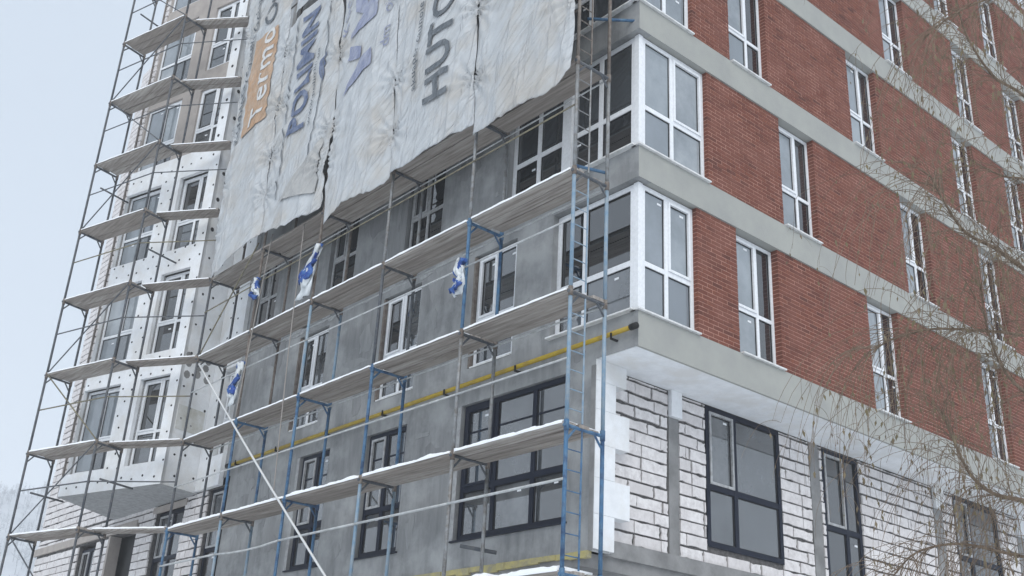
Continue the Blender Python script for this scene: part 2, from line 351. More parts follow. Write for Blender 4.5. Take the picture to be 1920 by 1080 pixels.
# --- lower corner, overhang and what stands under it
MB().box((-13, .02, 4.3), (-1.06, 12, 4.5)).build('floor_slab', 'concrete_slab', BLD)
MB().box((-1.06, .36, 4.5), (-1.0, YEND, 4.74)).build('slab_edge', 'concrete_slab', BLD)
MB().box((-1.9, 1.25, 0), (-1.25, 2.15, 4.3)).build('column', 'concrete_slab', BLD)
for k in range(14): MB().box((-1.25, 1.27+k*.062, 3.2), (-1.235, 1.27+k*.062+.045, 4.22)).build('formwork_strip', 'concrete_slab', BLD)
MB().box((-25, 2.6, 0), (-2.6, 14, 4.3)).build('basement_wall', 'concrete_slab', BLD)
fy = MB(); ry = random.Random(3); x = -6.0
while x < -1.0:
    l = ry.uniform(.12, .4); fy.box((x, -.012-ry.random()*.02, 4.40+ry.uniform(-.03, .03)), (x+l, .05, 4.505)); x += l-.01
fy.build('foam_strip', 'foam_yellow', BLD)
sf = MB().box((-1.06, .03, ZA+.006), (-.05, YEND, ZA+.05)); sf.build('soffit_insulation', 'foam', BLD)
teeth = [(4.53, 5.03, .43), (5.034, 5.56, .75), (5.564, 6.07, .43), (6.074, 6.60, .73), (6.604, 7.05, .43), (7.054, ZA+.004, .66)]
for a, b, y in teeth: MB().box((-1.06, .004, a), (-.855, y, b)).build('foam_board', 'foam', BLD)
MB().box((-.95, -.012, 4.5), (-.862, .002, 7.29)).build('render_edge', 'concrete_slab', BLD)

# --- brick facade (x = 0)
BK = {True: [(2.45, 3.6), (6.42, 7.5), (10.75, 11.75), (13.3, 14.3)], False: [(3.86, 4.95), (8.05, 9.1), (11.35, 12.35), (13.95, 15.0)]}
CE = {1: 1.42, 2: 1.76, 3: 1.40, 4: 1.76, 5: 1.42, 6: 1.76}
for i in range(6):
    MB().box((-.34 if i else -.048, .003, zb(i)+.002), (0, YEND, zt(i)-.002)).build('floor_band', 'band_plaster', BLD)
mort = MB(); bricks = []
for s in range(1, 7):
    z0, z1 = zt(s-1), min(zb(s), TOP+.02)
    ed = [CE[s]]
    for a, b in BK[s % 2 == 1]: ed += [a, b]
    ed.append(YEND); NC = 30; ch = (z1-z0)/NC
    if s == 6: NC = 4; 
    for k in range(0, len(ed), 2):
        y0, y1 = ed[k], ed[k+1]
        mort.box((-.30, y0+.004, z0), (-.035, y1-.004, z0+NC*ch))
        for c in range(NC):
            y = y0 - (.125 if c % 2 else 0) - (.0 if k == 0 else .07*(k % 3))
            while y < y1-.02:
                a, b = max(y, y0), min(y+.236, y1)
                if y1-b < .05: b = y1
                if b-a > .02: bricks.append((a, b, z0+c*ch+.007, z0+(c+1)*ch-.007))
                y += .25 if b < y1 else 9
BW = mort.build('brick_wall', 'brick_mortar', BLD)
bricks.sort(key=lambda q: (Vector((0, (q[0]+q[1])/2, (q[2]+q[3])/2))-CAM).length)
one, rest = bricks[:300], bricks[300:]
cache = {}
for a, b, c, d in one:
    key = (round(b-a, 3), round(d-c, 3))
    if key not in cache:
        mb = MB().box((-.19, 0, 0), (-.03, b-a, d-c)); me = bpy.data.meshes.new('brick'); me.from_pydata(mb.v, [], mb.f); me.materials.append(MATS['brick']); cache[key] = me
    place('brick', cache[key], (random.uniform(-.003, .003), a, c), BW)
mb = MB(); rb = random.Random(2)
for a, b, c, d in rest:
    t = rb.uniform(-.003, .003); mb.box((-.19, a, c), (-.03+t, b, d))
tag(mb.build('brick_courses', 'brick', BW), kind='stuff')
for s in range(1, 7):
    z0, z1 = zt(s-1), min(zb(s), TOP)
    odd = s % 2 == 1
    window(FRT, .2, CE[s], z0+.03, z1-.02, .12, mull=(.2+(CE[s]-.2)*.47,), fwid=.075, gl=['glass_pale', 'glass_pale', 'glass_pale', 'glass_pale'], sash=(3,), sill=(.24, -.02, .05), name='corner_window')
    for a, b in BK[odd]:
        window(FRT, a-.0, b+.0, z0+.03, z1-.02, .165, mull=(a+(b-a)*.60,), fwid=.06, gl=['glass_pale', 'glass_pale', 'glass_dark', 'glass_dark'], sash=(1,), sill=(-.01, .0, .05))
# interior backing so that no sky shows through
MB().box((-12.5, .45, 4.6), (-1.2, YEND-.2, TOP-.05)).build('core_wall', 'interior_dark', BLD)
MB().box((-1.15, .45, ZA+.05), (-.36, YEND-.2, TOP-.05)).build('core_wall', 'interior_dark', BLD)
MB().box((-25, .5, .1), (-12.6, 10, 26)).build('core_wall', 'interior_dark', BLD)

# --- autoclaved block walls
def ragged(wd_, h, rnd_, depth=.035):
    n_ = 4; pts = []
    cor = [(0, 0), (wd_, 0), (wd_, h), (0, h)]
    for i in range(4):
        (xa, ya), (xb, yb) = cor[i], cor[(i+1) % 4]
        for k in range(n_):
            t = (k + (rnd_.uniform(-.2, .2) if k else 0))/n_
            x = xa+(xb-xa)*t; y = ya+(yb-ya)*t; j = (abs(rnd_.gauss(0, .004))+(rnd_.random() < .14)*.016) if k else abs(rnd_.gauss(0, .002))
            x += j*(1 if x < wd_/2 else -1)*(1 if i % 2 or k == 0 else 0); y += j*(1 if y < h/2 else -1)*(1 if i % 2 == 0 or k == 0 else 0)
            pts.append((x, y))
    m = len(pts); vs = [(x, 0, y) for x, y in pts]+[(x, depth, y) for x, y in pts]
    return vs, [tuple(range(m))]+[(i, m+i, m+(i+1) % m, (i+1) % m) for i in range(m)]
def blocks_for(x0, x1, z0, z1, holes, rnd_):
    res = []; z = z0; c = 0
    while z < z1-.03:
        h = min(.2, z1-z); gap = rnd_.choice([.003, .009, .015, .022]); x = x0 - rnd_.choice([0, .15, .3, .45]) 
        while x < x1:
            l = .6 if rnd_.random() > .12 else rnd_.choice([.1, .3, .4])
            segs = [(max(x, x0), min(x+l, x1))]; zc = z+h/2
            for a, b, cc, d in holes:
                if cc-.02 < zc < d+.02:
                    ns_ = []
                    for p, q in segs:
                        if b <= p or a >= q: ns_.append((p, q))
                        else:
                            if p < a: ns_.append((p, a))
                            if q > b: ns_.append((b, q))
                    segs = ns_
            for p, q in segs:
                if q-p > .05: res.append((p, q-rnd_.choice([.014, .018, .026, .040]), z, z+h-(.015+gap*rnd_.uniform(.5, 1.4))))
            x += l
        z += .2; c += 1
    return res
rk = random.Random(21)
RH = [(2.78, 4.80, 5.02, 7.37), (6.12, 7.32, 4.76, 7.37), (10.84, 12.75, 4.95, 7.37)]
cols = [(1.86, 2.10), (5.72, 6.0), (10.02, 10.34), (13.6, 13.9)]
base = MB(); FLR = FR((-1.05, 0, 0), 90)
wall(base, FLR, .3, YEND, 4.74, ZA+.005, RH, yf=.03, depth=.25)
BWL = base.build('block_wall', 'block_mortar', BLD)
hb = RH+[(a-.01, b+.01, 4, 8) for a, b in cols]
rblk = blocks_for(.32, YEND, 4.745, ZA+.003, hb, rk)
rblk.sort(key=lambda q: q[0]); ind = rblk[:300]
shapes = {}
def blk_mesh(wd_, h, variant):
    key = (round(wd_, 2), round(h, 2), variant)
    if key not in shapes:
        vs, fs = ragged(key[0], key[1], random.Random(hash(key) % 9999)); me = bpy.data.meshes.new('block'); me.from_pydata([(-y, x, z) for x, y, z in vs], [], fs); me.materials.append(MATS['block']); shapes[key] = me
    return shapes[key]
for p, q, z0, z1 in ind:
    place('block', blk_mesh(q-p, z1-z0, rk.randrange(6)), (-1.05+rk.uniform(-.004, .004), p, z0), BWL)
for i, (a, b) in enumerate(cols):
    MB().box((-1.2, a, 4.742), (-1.055, b, ZA+.004)).build('concrete_column', 'concrete_slab', BLD)
    if i in (0, 2, 3): MB().box((-1.054, a-.01, 6.95), (-.98, b+.01, ZA+.004)).build('foam_board', 'foam', BLD)
for i, (a, b, c, d) in enumerate(RH):
    window(FLR, a, b, c, d, .0 if i == 0 else .03, mull=(a+(.76 if i == 0 else .72 if i == 1 else .66),), trans=.98 if i == 0 else 1.15, fwid=.085, fm='pvc_dark', gl=['glass_mid', 'glass_mid', 'glass_mid', 'glass_mid'] if i == 0 else ['glass_dark', 'glass_dark'], sash=(1,), sashm='pvc_grey')
# left block wall behind the bay (plane y = 0)
LH = [(-13.6, -12.62, 4.9, 7.2), (-16.45, -14.82, 4.9, 7.15), (-19.22, -17.5, 3, 6.75), (-21.42, -20.18, 4.7, 6.72)]
lb = MB(); wall(lb, FL, -25, -12.63, 3, 7.24, LH, yf=.035, depth=.3); wall(lb, FL, -25, -14.1, 7.24, TOP, [], yf=.035)
lb.quad((-25, .035, 3), (-25, .035, TOP), (-25, 10, TOP), (-25, 10, 3))
LBW = lb.build('block_wall', 'block_mortar', BLD)
ls = MB()
def add_blocks(mb, M, lst, rnd_):
    for p, q, z0, z1 in lst:
        vs, fs = ragged(q-p, z1-z0, rnd_); mb.add([M @ Vector((p+x, y, z0+z)) for x, y, z in vs], fs)
add_blocks(ls, FL, blocks_for(-25, -12.63, 3.1, 7.22, LH+[(-25, -17.4, 6.76, 6.98)], rk), rk)
add_blocks(ls, FL, blocks_for(-25, -17.5, 7.26, TOP, [], rk), rk)
tag(ls.build('block_courses', 'block', LBW), kind='stuff')
MB().box((-25.2, -.03, 6.77), (-17.5, .04, 6.98)).build('lintel', 'beige_render', BLD)
MB().box((-16.6, -.02, 7.0), (-14.7, .04, 7.15)).build('lintel', 'beige_render', BLD)
window(FL, -16.45, -14.82, 4.9, 7.0, .12, mull=(-15.6,), trans=.95, fwid=.08, fm='pvc_dark', gl=['glass_dark', 'glass_mid'], sash=(1,), sashm='pvc_grey')
window(FL, -21.42, -20.18, 4.7, 6.6, .12, mull=(-20.8,), trans=None, fwid=.08, fm='pvc_dark', gl=['glass_dark', 'glass_mid'], sash=(0,), sashm='pvc_grey')
MB().box((-19.3, -.01, 3), (-19.18, .3, 6.75)).build('door_jamb', 'beige_render', BLD)

# --- projecting bay clad with foam boards
ZS = [7.73+2.85*k for k in range(6)]
bh = []
for z in ZS: bh += [(-1.45, -.35, z, z+2.2), (-3.65, -2.2, z, z+2.2)]
bay = MB(); wall(bay, FB, -3.83, 0, 7.19, TOP+.3, bh, yf=.1, depth=.3)
a0 = FB @ Vector((0, 0, 0)); a1 = FB @ Vector((-3.83, 0, 0)); b1 = Vector((-19.25, .03, 0)); b0 = FBS @ Vector((1.117, 0, 0))
P = lambda p, z: Vector((p.x, p.y, z))
bay.quad(P(a1, 7.19), P(a1, TOP+.3), P(b1, TOP+.3), P(b1, 7.19))
BAY = bay.build('bay_wall', 'beige_render', BLD)
MB().add([P(a0, 7.187), P(b0, 7.187), P(b1, 7.187), P(a1, 7.187)], [(0, 1, 2, 3)]).build('bay_soffit', 'pale_plaster', BLD)
fo = MB(); wall(fo, FB, -3.66, 0, 7.19, 16.35, [h for h in bh if h[2] < 16], yf=0, depth=.2, edge=.1)
fo.build('foam_cladding', 'foam', BLD)
MB().box((-.35, 0, 16.352), (0, .1, TOP), FB).build('foam_cladding', 'foam', BLD)
MB().box((-3.82, .002, 7.195), (-3.66, .1, 7.7), FB).build('foam_cladding', 'foam', BLD)
fs_ = MB(); wall(fs_, FBS, .002, 1.12, 7.19, TOP, [], yf=0); fs_.build('foam_cladding', 'foam', BLD)
st = MB(); wall(st, FL, -14.2, -12.99, 7.22, TOP, [(-13.67, -12.0, zt(0)+.01, zb(1)-.1)], yf=-.1, depth=.25, edge=.12); st.build('foam_cladding', 'foam', BLD)
for k in range(5):
    for i in range(3):       # darker, unfinished boards low on the side
        pass
vb = MB(); rv = random.Random(8)
for (xa, xb, za, zb_) in ((.12, .95, 8.55, 9.15),):
    vb.box((xa, -.006, za), (xb, .0, zb_), FBS)
vb.build('bare_patch', 'foam_stain', BLD)
bls = MB(); add_blocks(bls, FR(BAYP, BANG) @ Matrix.Translation((0, .065, 0)), blocks_for(-3.83, -3.67, 7.7, TOP, [], rk), rk)
tag(bls.build('block_courses', 'block', BLD), kind='stuff')
def disc(mb, M, x, z, y, r, rnd_):
    n_ = 8; a = rnd_.uniform(.75, 1.1)
    ring = [M @ Vector((x+r*math.cos(6.283*i/n_), y-.006, z+r*a*math.sin(6.283*i/n_))) for i in range(n_)]
    back = [M @ Vector((x+r*1.05*math.cos(6.283*i/n_), y+.004, z+r*1.05*a*math.sin(6.283*i/n_))) for i in range(n_)]
    mb.add(ring+back, [tuple(range(n_))]+[(i, n_+i, n_+(i+1) % n_, (i+1) % n_) for i in range(n_)])
dm = MB(); rd = random.Random(4)
z = 7.42; k = 0
while z < 16.2:
    x = -3.5+(.22 if k % 2 else 0)
    while x < -.05:
        if not any(h[0]-.06 < x < h[1]+.06 and h[2]-.06 < z < h[3]+.06 for h in bh): disc(dm, FB, x+rd.uniform(-.05, .05), z+rd.uniform(-.05, .05), 0, .03, rd)
        x += .40
    z += .33; k += 1
z = 16.6
while z < TOP: disc(dm, FB, -.18+rd.uniform(-.05, .05), z, 0, .045, rd); z += .55
z = 7.5; k = 0
while z < TOP:
    big = .032 if z < 13 else .055
    for x in ((.2, .62) if k % 2 else (.42, .9)): disc(dm, FBS, x+rd.uniform(-.06, .06), z+rd.uniform(-.08, .08), 0, big, rd)
    z += .42; k += 1
z = 7.5
while z < TOP:
    for x in (-13.75, -13.3):
        if not (zt(0) < z < zb(1) and x > -13.68): disc(dm, FL, x+rd.uniform(-.06, .06), z+rd.uniform(-.1, .1), -.1, .03, rd)
    z += .5
for k in range(9):      # torn dark glue spots high on the side face
    disc(dm, FBS, .25+rd.random()*.75, 9.95+rd.random()*.7, 0, .0, rd)
o = dm.build('anchor_disc', 'anchor', BLD); tag(o, kind='stuff')
gp = MB()
for k in range(9): disc(gp, FBS, .15+.32*(k % 3)+rd.uniform(-.06, .06), 9.95+.24*(k//3)+rd.uniform(-.05, .05), 0, .095, rd)
tag(gp.build('glue_spot', 'concrete_slab', BLD), kind='stuff')
for k, z in enumerate(ZS[:6]):
    if z > 23: break
    window(FB, -1.45, -.35, z+.02, z+2.19, .16, mull=(-.75,), trans=.82, gl=['glass_mid', 'glass_dark', 'glass_mid', 'glass_mid'], sash=(1,))
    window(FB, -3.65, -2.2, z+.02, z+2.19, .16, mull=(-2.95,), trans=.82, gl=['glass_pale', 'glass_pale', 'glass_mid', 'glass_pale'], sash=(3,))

# ------------------------------------------------------------------ gas pipe
gp = empty('gas_pipe', (-6.3, -.09, 7.58), 'yellow gas pipe running along the concrete wall above the dark windows', 'pipe')
MB().tube([(-12.55, -.09, 7.60), (-6, -.09, 7.615), (-.05, -.09, 7.66)], .037, 10).build('pipe_run', 'pipe_yellow', gp, smooth=True)
MB().tube([(-.07, -.09, 7.66), (.06, -.09, 7.665)], .05, 10).build('end_cap', 'black_iron', gp, smooth=True)
MB().tube([(-12.7, -.09, 7.60), (-12.53, -.09, 7.60)], .055, 10).build('end_cap', 'black_iron', gp, smooth=True)
for x in (-.42, -2.6, -4.5, -6.4, -8.4, -10.4, -12.2):
    MB().box((x-.015, -.15, 7.545), (x+.015, .01, 7.572)).box((x-.015, -.15, 7.572), (x+.015, -.133, 7.65)).build('bracket', 'black_iron', gp)

# ------------------------------------------------------------------ scaffolds
SX0, SP, YR, YF = -.2485, 2.5222, -.4538, -1.1566
LV = dict(g=2, a=4, b=6, c=8, d=10, e=12, f=14, gg=16, h=18, i=20, j=22)
def frame(parent, fx, fy, rx, ry, z, m, brace=True, h=2.0, ladder=False):
    """one lift of a scaffold frame: transom with knee braces, two posts"""
    f, r_ = Vector((fx, fy, 0)), Vector((rx, ry, 0)); d = (r_-f).normalized(); zt_ = z
    mb = MB(); U = lambda p, zz: Vector((p.x, p.y, zz))
    mb.tube([U(f-d*.05, zt_-.05), U(r_+d*.02, zt_-.05)], .028, 6)
    for p, s in ((f, 1), (r_, -1)):
        mb.tube([U(p, zt_-.26), U(p+d*(.17*s), zt_-.06)], .018, 5)
    fr = mb.build('frame', m if m == 'steel_blue' else 'steel_dark', parent)
    for p in (f, r_):
        MB().tube([U(p, z-h), U(p, z)], .030, 8).build('post', m, fr, smooth=True)
        MB().tube([U(p, z-.12), U(p, z+.03)], .038, 8).build('coupler', 'steel_brown' if m != 'steel_blue' else m, fr, smooth=True)
    if ladder:
        p = f+d*.30
        lm = MB().tube([U(p, z-h+.03), U(p, z-.07)], .014, 6)
        k = z-h+.2
        while k < z-.1: lm.tube([U(f, k), U(p, k)], .009, 5); k += .285
        lm.build('ladder', m, fr)
    return fr
def rail(parent, a, b, r=.017, m='rail_pale', name='guard_rail', sag=0):
    a, b = Vector(a), Vector(b); pts = [a+(b-a)*t for t in (0, .25, .5, .75, 1)]
    for i, t in enumerate((0, .25, .5, .75, 1)): pts[i] = pts[i]-Vector((0, 0, sag*4*t*(1-t)))
    return MB().tube(pts, r, 6).build(name, m, parent, smooth=True)
SC = empty('scaffold', (-6.5, -.8, 0), 'blue and grey tube scaffold standing along the concrete facade', 'scaffold')
FC = {0: ['steel_blue', 'steel_blue', 'steel_blue', 'steel_paleblue', 'steel_paleblue', 'steel_grey', 'steel_brown', 'steel_brown', 'steel_brown', 'steel_brown', 'steel_brown'],
      1: ['steel_grey', 'steel_grey', 'steel_grey', 'steel_grey', 'steel_blue', 'steel_grey'], 2: ['steel_paleblue', 'steel_paleblue', 'steel_paleblue', 'steel_blue', 'steel_dark', 'steel_grey'],
      3: ['steel_blue', 'steel_blue', 'steel_blue', 'steel_blue', 'steel_paleblue', 'steel_brown'], 4: ['steel_grey', 'steel_grey', 'steel_paleblue', 'steel_blue', 'steel_brown', 'steel_brown'],
      5: ['steel_blue', 'steel_blue', 'steel_blue', 'steel_dark', 'steel_dark', 'steel_dark']}
for i in range(6):
    x = SX0-SP*i
    for k in range(11):
        z = 2*(k+1); c = FC[i]; m = c[k] if k < len(c) else 'steel_brown'
        frame(SC, x, YF, x, YR, z, m, ladder=(i == 0))
    MB().box((x-.08, YF-.08, 0), (x+.08, YF+.08, .03)).build('base_plate', 'steel_grey', SC)
    MB().box((x-.08, YR-.08, 0), (x+.08, YR+.08, .03)).build('base_plate', 'steel_grey', SC)
for k, (z, m, s) in enumerate(((4, 'rail_pale', 0), (6, 'rail_pale', 0), (8, 'rail_pale', 0), (10, 'rail_brass', 0))):
    zz = z+(1.2, .92, 1.12, 1.12)[k]
    for i in range(5):
        xa, xb = SX0-SP*i, SX0-SP*(i+1)
        rail(SC, (xa, YF-.03, zz), (xb, YF-.03, zz), .016 if k else .02, m, sag=.05 if k == 0 and i == 3 else 0)
for z in (8, 10, 12):
    for i in range(5): rail(SC, (SX0-SP*i, YR-.03, z-.08), (SX0-SP*(i+1), YR-.03, z-.08), .016, 'rail_pale', 'ledger')
for z in (12, 14, 16, 18, 20):
    for i in range(5): rail(SC, (SX0-SP*i, YF+.03, z+1.0), (SX0-SP*(i+1), YF+.03, z+1.0), .016, 'steel_brown')
def tie(parent, a, b, m='steel_blue', r=.026): return MB().tube([a, b], r, 8).build('wall_tie', m, parent, smooth=True)
tie(SC, (-.74, -.50, 13.40), (-.12, .02, 13.30)); tie(SC, (-.85, -.60, 10.52), (-.28, -.42, 10.22))
tie(SC, (-3.12, -.62, 4.70), (-2.74, -.2, 4.62), 'steel_dark', .03); pass
# brace from the tarp corner
rail(SC, (SX0-SP*5, YF, 10), (SX0-SP*4.1, YF-.02, 12.2), .017, 'rail_brass', 'diagonal_brace')
# side scaffold round the foam bay
F6, F7 = Vector((-14.524, -2.499, 0)), Vector((-17.013, -3.2015, 0)); DA = R(105.4); DV = Vector((math.cos(DA), math.sin(DA), 0))*.703
F5 = Vector((SX0-SP*5, YF, 0))
SL = empty('scaffold', (-15.8, -2.5, 0), 'dark tube scaffold round the white foam-clad bay against the sky', 'scaffold')
for f in (F6, F7):
    for k in range(11):
        rr = f+DV; frame(SL, f.x, f.y, rr.x, rr.y, 2*(k+1), 'steel_dark')
    for p in (f, f+DV): MB().box((p.x-.08, p.y-.08, 0), (p.x+.08, p.y+.08, .03)).build('base_plate', 'steel_grey', SL)
U = lambda p, z: Vector((p.x, p.y, z))
for z in range(6, 22, 2):
    m = 'rail_brass' if z in (8, 12) else 'steel_dark'
    rail(SL, U(F7, z+1.05), U(F6, z+1.05), .017, m); rail(SL, U(F6, z+1.05), U(F5, z+1.05), .015, m)
for z, d in ((4, 0), (6, 1), (8, 0), (10, 1), (14, 1), (16, 0), (18, 1), (20, 0)):
    a, b = (F7, F6) if d else (F6, F7)
    rail(SL, U(a, z), U(b, z+2), .017, 'rail_brass' if z in (8,) else 'steel_dark', 'diagonal_brace')
for p, z, m in ((F7+DV, 7.05, 'steel_dark'), (F6+DV, 7.15, 'steel_dark'), (F7+DV, 15.4, 'steel_dark'), (F6+DV, 13.0, 'steel_dark'), (F7+DV, 21.2, 'steel_dark')):
    d = DV.normalized(); tie(SL, U(p-d*.42, z+.02), U(p+d*.5, z), m, .024)

# decks of planks resting on the frames
LVN = {4: 'at the foot of the concrete wall', 6: 'across the dark-framed windows', 8: 'just above the yellow pipe', 10: 'second lift above the yellow pipe', 12: 'along the hem of the hanging sheets'}
BYN = ['bay at the building corner', 'second bay from the building corner', 'third bay from the building corner', 'fourth bay from the building corner', 'fifth bay from the building corner']
rdk = random.Random(31)
def deck(a, b, off0, side, n_, label, group, z, wd_=.225, snow=True, name='scaffold_deck', over=.06, warp=0):
    a, b = Vector(a), Vector(b); d = (b-a).normalized(); l = (b-a).length
    mid = (a+b)/2+side*(off0+n_*wd_/2); root = empty(name, U(mid, z), label, 'deck', group)
    for k in range(n_):
        mb = MB(); s0 = off0+k*wd_+rdk.uniform(.003, .014); s1 = off0+(k+1)*wd_-rdk.uniform(.003, .018)
        e0, e1 = rdk.uniform(-over, over), rdk.uniform(-over, over); dz = rdk.uniform(-.012, .012); N = 6; g = rdk.uniform(0, .012)
        vs = []
        for i in range(N+1):
            t = -e0+(l+e0+e1)*i/N; zz = z-.026+dz-g*4*(i/N)*(1-i/N)
            for s, q in ((s0, -.008), (s1, -.008), (s1, .042), (s0, .042)): vs.append(U(a+d*t+side*s, zz+q))
        fs = []
        for i in range(N):
            for j in range(4): fs.append((i*4+j, i*4+(j+1) % 4, (i+1)*4+(j+1) % 4, (i+1)*4+j))
        fs += [(3, 2, 1, 0), (N*4, N*4+1, N*4+2, N*4+3)]
        mb.add(vs, fs); mb.build('plank', 'wood', root)
    if snow:
        mb = MB(); N = 40; w2 = n_*wd_*.96; vs = []
        for i in range(N+1):
            t = .04+(l-.08)*i/N; hh = (.012+.03*max(0, noise.noise(Vector((t*2.2+a.x*3, z, 1)))+.25)+.012*rdk.random())*snow; ed = -.012+.012*noise.noise(Vector((t*4, z, a.x)))
            for s, q in ((ed, -.018), (ed-.006, hh*.6), (ed+.05, hh), (w2, hh*.8), (w2, .012)): vs.append(U(a+d*t+side*(off0+s), z+.008+q))
        fs = []
        for i in range(N):
            for j in range(4): fs.append((i*5+j, i*5+j+1, (i+1)*5+j+1, (i+1)*5+j))
        fs += [(0, 4, 3, 2, 1), (N*5, N*5+1, N*5+2, N*5+3, N*5+4)]
        mb.add(vs, fs); mb.build('snow_cover', 'snow', root, smooth=True)
    return root
YV = Vector((0, 1, 0))
for z in (4, 6, 8, 10, 12):
    for i in range(5):
        if z == 4 and i > 0: continue
        xa, xb = SX0-SP*i, SX0-SP*(i+1)
        deck((xb+.03, YF-.02, 0), (xa-.03, YF-.02, 0), 0, YV, 3, f'weathered plank deck {LVN[z]}, {BYN[i]}', 'plank decks along the concrete facade', z, snow={4: 2.4, 6: 1.7, 8: .7, 10: .8, 12: 0}[z])
ORD = ['lowest', 'second', 'third', 'fourth', 'fifth', 'sixth', 'seventh', 'topmost']
d67 = (F6-F7).normalized(); sv = DV.normalized()
for k, z in enumerate(range(6, 22, 2)):
    deck(F7+d67*.02, F6-d67*.02, -.02, sv, 3, f'plank deck on the dark scaffold beside the foam bay, {ORD[k]} going up', 'plank decks beside the foam bay', z, snow=.9 if z < 10 else .4)
    fa, fb = F6+DV*.45, F5+Vector((-.05, -.02, 0))
    if z > 12: fb = fb+Vector((-.25-.03*(z-12), .0, 0))
    dd = (fb-fa).normalized(); sd = Vector((-dd.y, dd.x, 0))
    deck(fa, fb, -.02, sd, 2, f'narrow plank bridge between the two scaffolds, {ORD[k]} going up', 'plank bridges between the scaffolds', z+.035, wd_=.2, snow=1.0 if z < 8 else .3, name='plank_bridge')

# ------------------------------------------------------------------ hanging sheets
TY = -1.21
TIES = []
for i in range(6):
    for z in (13.0, 14.2, 16.0, 17.4, 19.0, 20.6): TIES.append((SX0-SP*i, z+.3*math.sin(i*5+z)))
def cl(x, z):
    """outward depth of the sheets' wrinkled surface at x, z"""
    n1 = noise.noise(Vector((x*.6, z*.3, 7.1)))*.07
    q = z*.9-x*.42
    n2 = (1-abs(noise.noise(Vector((q*1.1, (x*.9+z*.4)*.3, 2.2)))))**4*.05
    n3 = (1-abs(noise.noise(Vector((x*1.5+z*.25, z*.35, 5.5)))))**5*.035
    n4 = (1-abs(noise.noise(Vector((q*2.4+4, (x*.9+z*.4)*.6, 8.2)))))**4*.008
    r_ = 0
    for (tx, tz) in TIES:
        dx, dz = x-tx, z-tz; rr = math.hypot(dx, dz)
        if rr < 1.1:
            r_ += .05*math.exp(-rr/.45)*math.sin(math.atan2(dz, dx)*13)*min(1, rr/.1)
    t = (SX0-x)/SP; bell = .11*abs(math.sin(math.pi*(t % 1)))**.8
    return TY-.05-n1-n2-n3-n4-r_-bell
def sheet(name, xl, xr, zbot, ztop, label, res=.036, m='tarp'):
    """xl, xr: functions of z; zbot: function of u; a cloth with its wrinkles in the mesh"""
    mb = MB(); nu = int((xr(14)-xl(14))/res); zt_ = ztop; nv = int((zt_-11.8)/res); k = 0
    for j in range(nv+1):
        for i in range(nu+1):
            u = i/nu; z0 = zbot(u); z = z0+(zt_-z0)*j/nv; x = xl(z)+(xr(z)-xl(z))*u
            mb.v.append(Vector((x, cl(x, z), z)))
    for j in range(nv):
        for i in range(nu): q = j*(nu+1)+i; mb.f.append((q, q+1, q+nu+2, q+nu+1))
    o = mb.build(name, m, smooth=True)
    md = o.modifiers.new('thickness', 'SOLIDIFY'); md.thickness = .006; md.offset = -1
    tag(o, label, 'sheet', 'construction sheets hung on the scaffold'); return o
def pw(pts):
    def f(u):
        for (a, b), (c, d) in zip(pts, pts[1:]):
            if u <= c: return b+(d-b)*(u-a)/(c-a)
        return pts[-1][1]
    return f
nz = lambda u, s: .05*noise.noise(Vector((u*7, s, 0)))+.03*noise.noise(Vector((u*21, s, 4)))
B1 = pw([(0, 11.86), (.3, 11.98), (.6, 12.12), (1, 12.26)]); B2 = pw([(0, 12.28), (.5, 11.98), (.9, 12.02), (1, 12.25)]); B3 = pw([(0, 11.55), (.35, 11.72), (.7, 11.62), (.93, 11.68), (1, 11.80)])
B4 = pw([(0, 11.84), (.3, 11.70), (.6, 11.78), (1, 11.84)]); B5 = pw([(0, 11.58), (.1, 11.56), (.5, 11.54), (.8, 11.46), (.92, 11.56), (1, 11.74)])
WT = 23.0
S1 = sheet('hanging_sheet', lambda z: -12.55-.062*(z-12), lambda z: -10.31-.03*(z-12), lambda u: B1(u)+nz(u, 1), WT, 'pale hanging sheet with an orange printed block')
S2 = sheet('hanging_sheet', lambda z: -10.28-.03*(z-12), lambda z: -7.60-.05*(z-12)-.20*max(0, 1-abs(z-12.9)/1.0), lambda u: B2(u)+nz(u, 2), 18.0, 'pale hanging sheet with navy capital letters')
S2b = sheet('hanging_sheet', lambda z: -10.30, lambda z: -7.95, lambda u: 18.35-.4*u+nz(u, 6), WT, 'plain pale sheet above the one with navy letters')
S3 = sheet('hanging_sheet', lambda z: -7.56-.05*(z-12), lambda z: -5.265-.04*(z-12), lambda u: B3(u)+nz(u, 3), WT, 'pale hanging sheet with violet arrow shapes')
S4 = sheet('hanging_sheet', lambda z: -5.25-.04*(z-12), lambda z: -2.745-.03*(z-12), lambda u: B4(u)+nz(u, 4), WT, 'pale hanging sheet with large dark grey letters')
S5 = sheet('hanging_sheet', lambda z: -2.72-.03*(z-12), lambda z: -.24, lambda u: B5(u)+nz(u, 5), WT, 'blank wrinkled pale sheet hung at the building corner')
def flat(polys, name, m, parent, off=.026, seg=.045):
    """print: polygons in x, z laid on the cloth"""
    bm = bmesh.new()
    for poly in polys:
        vs = [bm.verts.new((x, 0, z)) for x, z in poly]; bm.faces.new(vs)
    press(bm, name, m, parent, off, seg)
